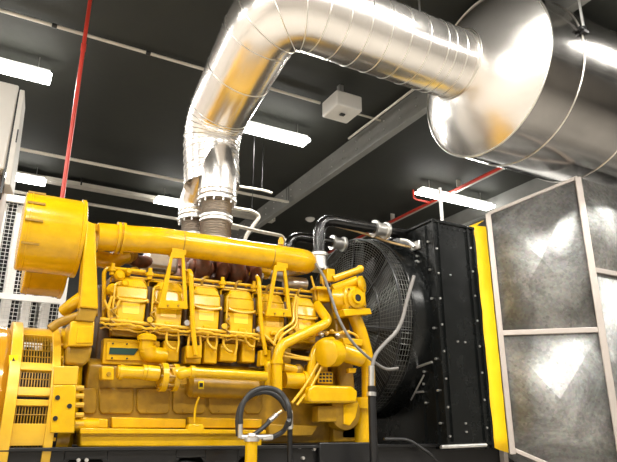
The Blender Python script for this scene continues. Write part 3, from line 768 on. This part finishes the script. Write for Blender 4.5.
# silencer -------------------------------------------------------
SIL = thing('exhaust_silencer', (6.5,DY,4.87), 'huge silver clad silencer drum hanging under the ceiling', 'silencer')
SR = .93; SX = 4.46; SZ = 4.875
MB().lathe((4.06,DY,SZ), X_, [(0,.33),(0,.385),(SX-4.06,SR)], 72, False).build('end_cone', ALU, SIL)
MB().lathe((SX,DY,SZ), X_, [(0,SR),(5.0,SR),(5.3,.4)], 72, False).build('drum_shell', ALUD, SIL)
for x, r_ in ((SX-.01,.009),(4.93,.008),(5.9,.008),(6.9,.008),(8.2,.008)):
    MB().torus((x,DY,SZ), X_, SR+.003, r_, 80, 8).build('seam_ring', SEAM, SIL)
MB().torus((4.06,DY,SZ), X_, .382, .01, 56, 8).build('seam_ring', SEAM, SIL)
for i, x in enumerate((4.93,7.6)):
    for sgn in (-1, 1):
        th_ = D(6); yy, zz = DY+sgn*SR*math.cos(th_), SZ+SR*math.sin(th_)
        yy += sgn*.03
        MB().cyl((x,yy,zz),(x,yy,CEI),.014,seg=8).build('hanger_rod', STEEL, SIL)
        cl = MB(); cl.cbox((x,yy,zz),(.07,.05,.035)); cl.cyl((x-.07,yy,zz+.03),(x+.05,yy,zz+.01),.02,seg=10); cl.cyl((x,yy,zz+.02),(x,yy,zz+.06),.028,seg=6)
        cl.build('rod_clamp', BLKM, SIL)
MB().cyl((3.7,DY+.1,DZ+DR-.02),(3.7,DY+.1,CEI),.012,seg=8).build('hanger_rod', STEEL, ED)
a, b = Vector((4.5,4.75,5.82)), Vector((4.0,7.0,5.82))
conduit([Vector((4.95,4.6,5.8)), Vector((4.95,7.6,5.8))], .02, 'cable_conduit', 'conduit passing over the far side of the silencer cone', 'conduit')

# ================================================================= RADIATOR
RXa, RXb, RY, RTop = 4.10, 4.68, 4.70, 3.27
RAD = thing('radiator', (4.4,5.6,1.0), 'tall black radiator casing with a round fan guard at the engine end', 'radiator')
MB().box((RXa,RY,.96),(RXb,RY+.012,RTop)).build('side_sheet', BLK, RAD, bevel=.004)
MB().box((RXa,RY+.012,.96),(RXa+.01,6.95,RTop)).build('front_sheet', BLK, RAD, bevel=.003)
MB().box((RXa,6.95,.96),(RXb,6.96,RTop)).build('side_sheet', BLK, RAD)
MB().box((RXa-.02,RY-.02,RTop),(RXb+.02,6.98,RTop+.03)).build('top_tank', BLK, RAD, bevel=.006)
MB().box((RXb-.05,RY+.02,1.0),(RXb-.02,6.5,RTop-.05)).build('core', BLKM, RAD)
ribs = MB()
for x in (RXa-.012, RXa+.065, RXb-.1, RXb-.018): ribs.box((x,RY-.022,.96),(x+.018,RY,RTop))
ribs.box((RXa,RY-.02,1.0),(RXb,RY,1.03))
ribs.build('stiffener', BLK, RAD)
for x, st_ in ((RXa+.035,.0),(RXb-.055,.08)):
    z = 1.08+st_
    while z < RTop-.05:
        MB().cyl((x,RY-.014,z),(x,RY+.002,z),.011,seg=8).build('bolt', STEEL, RAD); z += .27
for k in range(7): MB().cyl((RXa+.08+k*.075,RY-.014,RTop-.04),(RXa+.08+k*.075,RY,RTop-.04),.008,seg=8).build('bolt', BLKM, RAD)
for (x, z) in ((4.33,2.0),(4.43,2.0),(4.3,2.7),(4.35,1.12),(4.35,1.2)): MB().cyl((x,RY-.014,z),(x,RY,z),.010,seg=8).build('bolt', STEEL, RAD)
for (u, v) in ((419,262),(419,300),(421,330),(424,384),(420,352)):
    p = atx(u,v,RXa); MB().cyl(p-X_*.015,p,.013,seg=8).build('bolt', STEEL, RAD)
BLADE = mat('matt black fan paint', (.008,.008,.008), .7)
FC = Vector((3.98,5.85,2.30)); FR = 1.0
MB().lathe((RXa-.0,FC.y,FC.z), (-1,0,0), [(0,FR+.05),(.2,FR+.02),(.2,FR+.01),(.0,FR)], 72, False).build('fan_shroud', BLK, RAD)
MB().torus((RXa-.2,FC.y,FC.z), X_, FR+.015, .012, 80, 8).build('shroud_rim', BLK, RAD)
g = MB(); gx = 3.74
# dished wire cage
k = .24
while k < FR: g.torus((gx+.0,FC.y,FC.z), X_, k, .0026, 64, 4); k += .027
for q in range(5): g.torus((gx+.03+q*.035,FC.y,FC.z), X_, FR, .003, 72, 4)
for q in range(110):
    a = 2*PI*q/110; c_, s_ = math.cos(a), math.sin(a)
    g.tube([(gx,FC.y+.22*c_,FC.z+.22*s_),(gx,FC.y+FR*c_,FC.z+FR*s_),(RXa-.19,FC.y+FR*c_,FC.z+FR*s_)], .0028, 4)
g.build('fan_guard', mat('guard wire', (.13,.13,.12), .35, .7), RAD)
gs = MB()
for q in range(8):
    a = 2*PI*q/8+.2; c_, s_ = math.cos(a), math.sin(a)
    gs.tube([(gx-.008,FC.y+.2*c_,FC.z+.2*s_),(gx-.008,FC.y+FR*c_,FC.z+FR*s_),(RXa-.19,FC.y+FR*c_,FC.z+FR*s_)], .009, 6)
gs.torus((gx,FC.y,FC.z), X_, .22, .01, 40, 6); gs.torus((gx,FC.y,FC.z), X_, FR, .011, 80, 6); gs.torus((gx,FC.y,FC.z), X_, .63, .008, 60, 6)
gs.build('guard_frame', BLKM, RAD)
hub = MB().lathe((gx+.06,FC.y,FC.z), X_, [(0,.12),(.03,.15),(.2,.15)], 28).build('fan_hub', BLKM, RAD)
for q in range(8):
    a = 2*PI*q/8; m = Matrix.Translation(FC+Vector((-.06,0,0))) @ Matrix.Rotation(a, 4, 'X')
    bl = MB(); n = 5; A = []; 
    for (r_, w, tw) in ((.14,.10,40),(.45,.15,34),(.75,.17,27),(.97,.16,22)):
        tw = D(tw); A.append([(-w*math.sin(tw)*1, -w*math.cos(tw), r_), (w*math.sin(tw), w*math.cos(tw), r_), (w*math.sin(tw)+.01, w*math.cos(tw), r_), (-w*math.sin(tw)+.01, -w*math.cos(tw), r_)])
    for i in range(3):
        bl.loft([m @ Vector((p[0]*.5,p[1],p[2])) for p in A[i]], [m @ Vector((p[0]*.5,p[1],p[2])) for p in A[i+1]], True)
    bl.build('fan_blade', BLADE, hub)
rod = MB().tube([atx(403,372,4.0), atx(432,362,4.02)], .012, 8); rod.build('tension_rod', STEEL, RAD)
rod = MB().tube([atx(411,400,4.05), atx(424,375,4.05)], .008, 8); rod.build('tension_rod', STEEL, RAD)
for (u, v) in ((416,262),(417,287),(418,312),(420,345),(422,392)):
    p = atx(u,v,RXa); MB().cyl(p+Y_*.07-X_*.02,p-Y_*.05-X_*.02,.011,seg=8).build('stay_rod', STEEL, RAD)
for yy in (4.80,5.0):
    MB().box((RXa-.02,yy,1.0),(RXa,yy+.02,RTop-.02)).build('stiffener', BLK, RAD)
    z = 1.2 + (yy-4.8)
    while z < RTop-.1: MB().cyl((RXa-.02,yy-.03,z),(RXa,yy-.03,z),.012,seg=8).build('bolt', STEEL, RAD); z += .31
MB().box((RXa-.03,4.9,RTop-.25),(RXa,5.05,RTop-.15)).build('bracket', STEEL, RAD, bevel=.01)
MB().tube([(RXa+.15,RY+.0,RTop+.03),(RXa+.15,RY,RTop+.42)], .02, 8).build('vent_post', STEEL, RAD)
# small pipe below the side sheet
MB().cyl(at(441,447,4.675), at(486,445,4.675), .018, seg=12).build('foot_tube', STEEL, RAD)
conduit([at(384,439,4.8), at(408,439,4.8), at(432,455,4.75), at(438,462,4.75)], .014, 'drain_line', 'thin dark pipe running down from the skid edge under the radiator', 'pipe', m=BLKM, bend=.08)

# yellow flexible connector + discharge duct
FX = thing('flexible_connector', (4.8,RY,1.0), 'bright yellow fabric strip joining the radiator to the metal air duct', 'duct connector')
fb = MB(); rows = 16; front = []; 
xa, xb = RXb+.02, 4.865
n = 24; A = []; B = []
for k in range(n+1):
    z = .97 + (3.33-.97)*k/n; w = .004*math.sin(k*1.7)+.002*math.sin(k*3.1)
    zt = 0
    A.append(Vector((xa+.003*math.sin(k), RY-.01+w, z))); B.append(Vector((xb, RY-.03-w*.5, z + (.0 if k else -.05))))
mid = [(A[k]+B[k])/2 + Vector((0,.02+.008*math.sin(k*2.3),0)) for k in range(n+1)]
va = [[fb.b.verts.new(q) for q in L_] for L_ in (A, mid, B)]
for i in range(2):
    for k in range(n): fb.b.faces.new((va[i][k], va[i+1][k], va[i+1][k+1], va[i][k+1]))
o = fb.build('side_cloth', FAB, FX, ang=80); sd = o.modifiers.new('solid', 'SOLIDIFY'); sd.thickness = .004
o = MB().loft([(xa,RY,3.30),(xa,6.5,3.30),(xa,6.5,3.305),(xa,RY,3.305)],[(xb,RY,3.41),(xb,6.5,3.41),(xb,6.5,3.415),(xb,RY,3.415)]).build('top_cloth', FAB, FX)
DD = thing('discharge_duct', (5.3,4.7,.9), 'flaring galvanised sheet duct with aluminium frame bars beside the radiator', 'air duct')
# near side of the flare: bottom-left, top-left, top-right, bottom-right
q0 = Vector((4.93,4.68,0)); q1 = Vector((5.67,4.0,0))
dirp = (q1-q0)
def onpanel(u, v):
    d = _R*((u-308.5)/FOC)+_F+_U*((231-v)/FOC)
    nrm = Vector((dirp.y,-dirp.x,0)); k = q0.dot(nrm)/d.dot(nrm)
    return Vector((d.x*k, d.y*k, CZ+d.z*k))
TL = onpanel(489,214); TR_ = onpanel(584,177); TR_ = Vector((q1.x,q1.y,min(TR_.z,3.92))); BL = onpanel(507,449); BL = Vector((q0.x,q0.y,BL.z)); TL = Vector((q0.x,q0.y,TL.z))
br = onpanel(545,463); slope = (br.z-BL.z)/((br-BL).xy.length); BR = Vector((q1.x,q1.y,BL.z+slope*(q1-q0).xy.length))
mL, mR = 2.03, 2.03
zl = onpanel(507,333).z; zr = onpanel(598,330).z
ML = Vector((q0.x,q0.y,zl)); MR = Vector((q1.x,q1.y,zr))
nrm = Vector((dirp.y,-dirp.x,0)).normalized()
if nrm.y > 0: nrm = -nrm
def crossbroken(a, b, c, d, name, h=.05, hub=None):
    mb = MB(); m_ = (a+b+c+d)/4 + nrm*h if hub is None else hub
    vs = [mb.b.verts.new(p) for p in (a,b,c,d)]; m_ = mb.b.verts.new(m_)
    for k in range(4): mb.b.faces.new((vs[k], vs[(k+1)%4], m_))
    for f in list(mb.b.faces): pass
    o = mb.build(name, GALV, DD, ang=.4); sd = o.modifiers.new('solid','SOLIDIFY'); sd.thickness = .003
    return o
crossbroken(ML, MR, TR_, TL, 'sheet_panel', .11)
crossbroken(BL, BR, MR, ML, 'sheet_panel', .10)
def bar(a, b, w=.035, d=.035, name='frame_bar'):
    a, b = Vector(a), Vector(b); z = (b-a).normalized(); y = nrm - z*nrm.dot(z); y.normalize(); x = y.cross(z)
    mb = MB(); A = [a+x*sx*w+y*sy*d for sx, sy in ((-1,-1),(1,-1),(1,1),(-1,1))]; B = [p+(b-a) for p in A]
    mb.loft(A, B); return mb.build(name, FRAME, DD, bevel=.006)
bar(BL-Z_*.05, TL, .03, .03); bar(BR, TR_, .035, .035); bar(ML+dirp*.02, MR, .028, .028)
bar(TL, TR_, .02, .02); bar(BL, BR, .02, .02)
# straight body beyond the flare
E0, E1 = Vector((q1.x+.03,q1.y,BR.z)), Vector((11.5,q1.y,BR.z))
zc = at(603,272,4.0).z
for (z0, z1) in ((BR.z, zc), (zc, TR_.z)):
    mb = MB(); n = 4
    for k in range(n):
        x0, x1 = E0.x+(11.5-E0.x)*k/n, E0.x+(11.5-E0.x)*(k+1)/n
        a = [mb.b.verts.new(p) for p in ((x0,4.0,z0),(x1,4.0,z0),(x1,4.0,z1),(x0,4.0,z1))]; c = mb.b.verts.new(((x0+x1)/2,3.94,(z0+z1)/2))
        for j in range(4): mb.b.faces.new((a[j],a[(j+1)%4],c))
    o = mb.build('sheet_panel', GALV, DD, ang=.4); sd = o.modifiers.new('solid','SOLIDIFY'); sd.thickness = .003
MB().box((E0.x,3.97,zc-.025),(11.5,4.01,zc+.025)).build('frame_bar', FRAME, DD)
# top, bottom and far side of the hood
FY = 6.55
mb = MB().loft([TL, TR_, TR_+Z_*.004, TL+Z_*.004], [Vector((TL.x,FY,TL.z)), Vector((TR_.x,7.3,TR_.z)), Vector((TR_.x,7.3,TR_.z+.004)), Vector((TL.x,FY,TL.z+.004))])
mb.build('top_sheet', GALV, DD)
MB().box((E0.x,4.0,TR_.z),(11.5,7.3,TR_.z+.004)).build('top_sheet', GALV, DD)
MB().loft([BL, BR, BR-Z_*.004, BL-Z_*.004],[Vector((BL.x,FY,BL.z)),Vector((BR.x,7.3,BR.z)),Vector((BR.x,7.3,BR.z-.004)),Vector((BL.x,FY,BL.z-.004))]).build('bottom_sheet', GALV, DD)
MB().box((E0.x,4.0,BR.z-.004),(11.5,7.3,BR.z)).build('bottom_sheet', GALV, DD)
for x in (q0.x, 8.0, 11.2):
    MB().box((x,4.8,0),(x+.06,4.86,BL.z-.0 if x < 6 else BR.z)).build('support_leg', FRAME, DD)

# ================================================================= COOLANT PIPES
def black_pipe(pts, lab, couplers, r=.062):
    t = thing('coolant_pipe', pts[0], lab, 'coolant pipe')
    MB().tube(pts, r, 20, .2, n=8).build('pipe_run', PIPEB, t)
    for (c, ax, m_) in couplers:
        ax = Vector(ax).normalized(); c = Vector(c)
        MB().lathe(c-ax*.09, ax, [(0,r),(0,r+.035),(.03,r+.035),(.035,r+.015),(.145,r+.015),(.15,r+.035),(.18,r+.035),(.18,r)], 24).build('coupling', m_, t)
    return t
cp = [at(319,270,5.2), at(319,218,5.2), at(372,227,5.2)+Vector((0,0.0,0)), at(372,227,5.2)+Vector((.75,0,-.08))]
cp[2] = Vector((cp[1].x+.55, 5.2, cp[1].z)); cp[3] = Vector((4.35, 5.2, cp[1].z))
black_pipe([cp[0],cp[1],cp[3]], 'near glossy black coolant pipe arching from the engine to the radiator top',
           [(at(319,262,5.2),(0,0,1),STEEL), ((3.78,5.2,cp[1].z),(1,0,0),STEEL)])
z2 = at(300,237,5.85).z
black_pipe([Vector((2.95,5.85,2.3)), Vector((2.95,5.85,z2)), Vector((4.3,5.85,z2))], 'far black coolant pipe showing behind the arch of the near one',
           [((3.62,5.85,z2),(1,0,0),STEEL)], .055)
conduit([at(336,226,5.3), at(352,230,5.3), at(372,236,5.3), at(392,243,5.2), at(410,247,5.0)], .014, 'vent_line', 'thin brown vent line under the near coolant pipe', 'pipe', m=COP, bend=.1)
conduit([at(400,240,5.0), at(408,241,4.95), at(414,247,4.9)], .022, 'bleed_pipe', 'bright bent bleed fitting at the radiator top corner', 'pipe', m=STEEL, bend=.08)

# ================================================================= CABLES, HOSES AND POSTS IN FRONT
def cable(uvs, Y, r, name, lab, cat, m=WIRE, bend=.25, ends=None):
    pts = [at(p[0], p[1], p[2] if len(p) > 2 else Y) for p in uvs]
    t = thing(name, pts[0], lab, cat)
    fp = fillet(pts, bend, 8)
    MB().tube(fp, r, 10).build('sleeve', m, t)
    for (a, b, rr, mm) in (ends or []):
        MB().cyl(at(*a), at(*b), rr, seg=12).build('fitting', mm, t)
    return t
cable([(316,264,4.95),(324,276,4.85),(331,296,4.78),(338,318,4.72),(352,343,4.68),(371,360,4.66),(386,370,4.66),(398,368,4.66)], 4.8, .014, 'cable_sleeve',
      'grey sheathed cable slanting down across the thermostat housing', 'cable')
cable([(414,276,4.6),(407,300,4.6),(403,318,4.6),(397,332,4.6),(384,344,4.6),(374,356,4.6),(371.5,372,4.6)], 4.6, .018, 'flexible_conduit',
      'pale flexible conduit curving down beside the fan guard', 'cable', m=mat('pale conduit sleeve', (.20,.19,.18), .5, .1),
      ends=[((371.5,366,4.6),(371.5,388,4.6),.027,STEEL)])
t = thing('conduit_post', at(372,462,4.6), 'black upright conduit standing in front of the fan guard', 'post')
b0 = at(371.5,386,4.6); MB().cyl(b0, Vector((b0.x,b0.y,.3)), .036, seg=14).build('tube', BLKM, t)
MB().cyl(at(371.5,392,4.6), at(371.5,396,4.6), .043, seg=14).build('collar', STEEL, t)
t = thing('conduit_post', at(290,462,4.55), 'thin black upright conduit with a steel gland right of the hose loop', 'post')
b0 = at(290,428,4.55); MB().cyl(b0, Vector((b0.x,b0.y,.0)), .022, seg=14).build('tube', BLKM, t)
MB().lathe(at(290,428,4.55), Z_, [(0,.026),(.03,.026),(.03,.02),(.08,.02),(.08,.024),(.14,.018)], 12).build('gland', STEEL, t)
t = thing('pump_post', at(252,462,4.5), 'yellow upright post with a steel tee holding the black hoses', 'post')
b0 = at(251.5,440,4.5); MB().cyl(b0, Vector((b0.x,b0.y,.0)), .047, seg=22).build('tube', YEL, t)
MB().lathe(b0-Z_*.01, Z_, [(0,.06),(.03,.062),(.04,.04),(.06,.03)], 20).build('tee_cap', STEEL, t)
MB().tube([at(241,437,4.5), at(251,437,4.5), at(262,437,4.5)], .018, 10).build('tee', STEEL, t)
MB().tube([at(240,438,4.5), at(240.5,422,4.5)], .018, 10).build('elbow', STEEL, t)
loop = []
for k in range(22):
    a = D(196 - k*12.5)
    loop.append(at(265+25.5*math.cos(a), 409.5-21.5*math.sin(a), 4.5-.004*k))
cable([(240.5,424,4.5),(240,415,4.5),(243,402,4.5),(252,391,4.49),(266,387,4.48),(280,391,4.47),(288,403,4.34),(290,416,4.34),(289,424,4.5)], 4.5, .021, 'hydraulic_hose', 'outer black rubber hose arching over the yellow post', 'hose', m=RUB, bend=.1,
      ends=[((290,412,4.47),(290,428,4.55),.024,STEEL)])
cable([(238.5,436,4.56),(237.5,418,4.56),(241,404,4.56),(252,394,4.56),(268,391,4.56),(280,398,4.56),(287,410,4.56)], 4.5, .021, 'hydraulic_hose', 'second black hose running just inside the outer loop', 'hose', m=RUB, bend=.1)
cable([(252,436,4.5),(262,429,4.52),(271,420,4.54),(277,414,4.56)], 4.5, .017, 'hydraulic_hose', 'short black hose slanting up inside the loop to a copper tip', 'hose', m=RUB, bend=.05,
      ends=[((269,421,4.53),(276,415,4.56),.021,STEEL),((276,415,4.56),(281,411,4.57),.018,COP)])
cable([(262,437.5,4.5),(274,437,4.5),(284,431,4.48),(289,420,4.34)], 4.5, .019, 'hydraulic_hose', 'black hose leaving the tee sideways to the steel gland', 'hose', m=RUB, bend=.1,
      ends=[((262,437.5,4.5),(272,437,4.5),.023,STEEL)])

# ================================================================= WORLD / COLOUR
w = bpy.data.worlds.new('room'); SC.world = w; w.use_nodes = True
w.node_tree.nodes['Background'].inputs[0].default_value = (1, .97, .92, 1); w.node_tree.nodes['Background'].inputs[1].default_value = .05
vs = SC.view_settings; SC.display_settings.display_device = 'sRGB'
vs.view_transform = 'Standard'; vs.look = 'None'; vs.gamma = 1.0; vs.use_curve_mapping = False
vs.exposure = 0.18
SC.cycles.use_denoising = True
SC.cycles.max_bounces = 8
SC.cycles.sample_clamp_indirect = 6
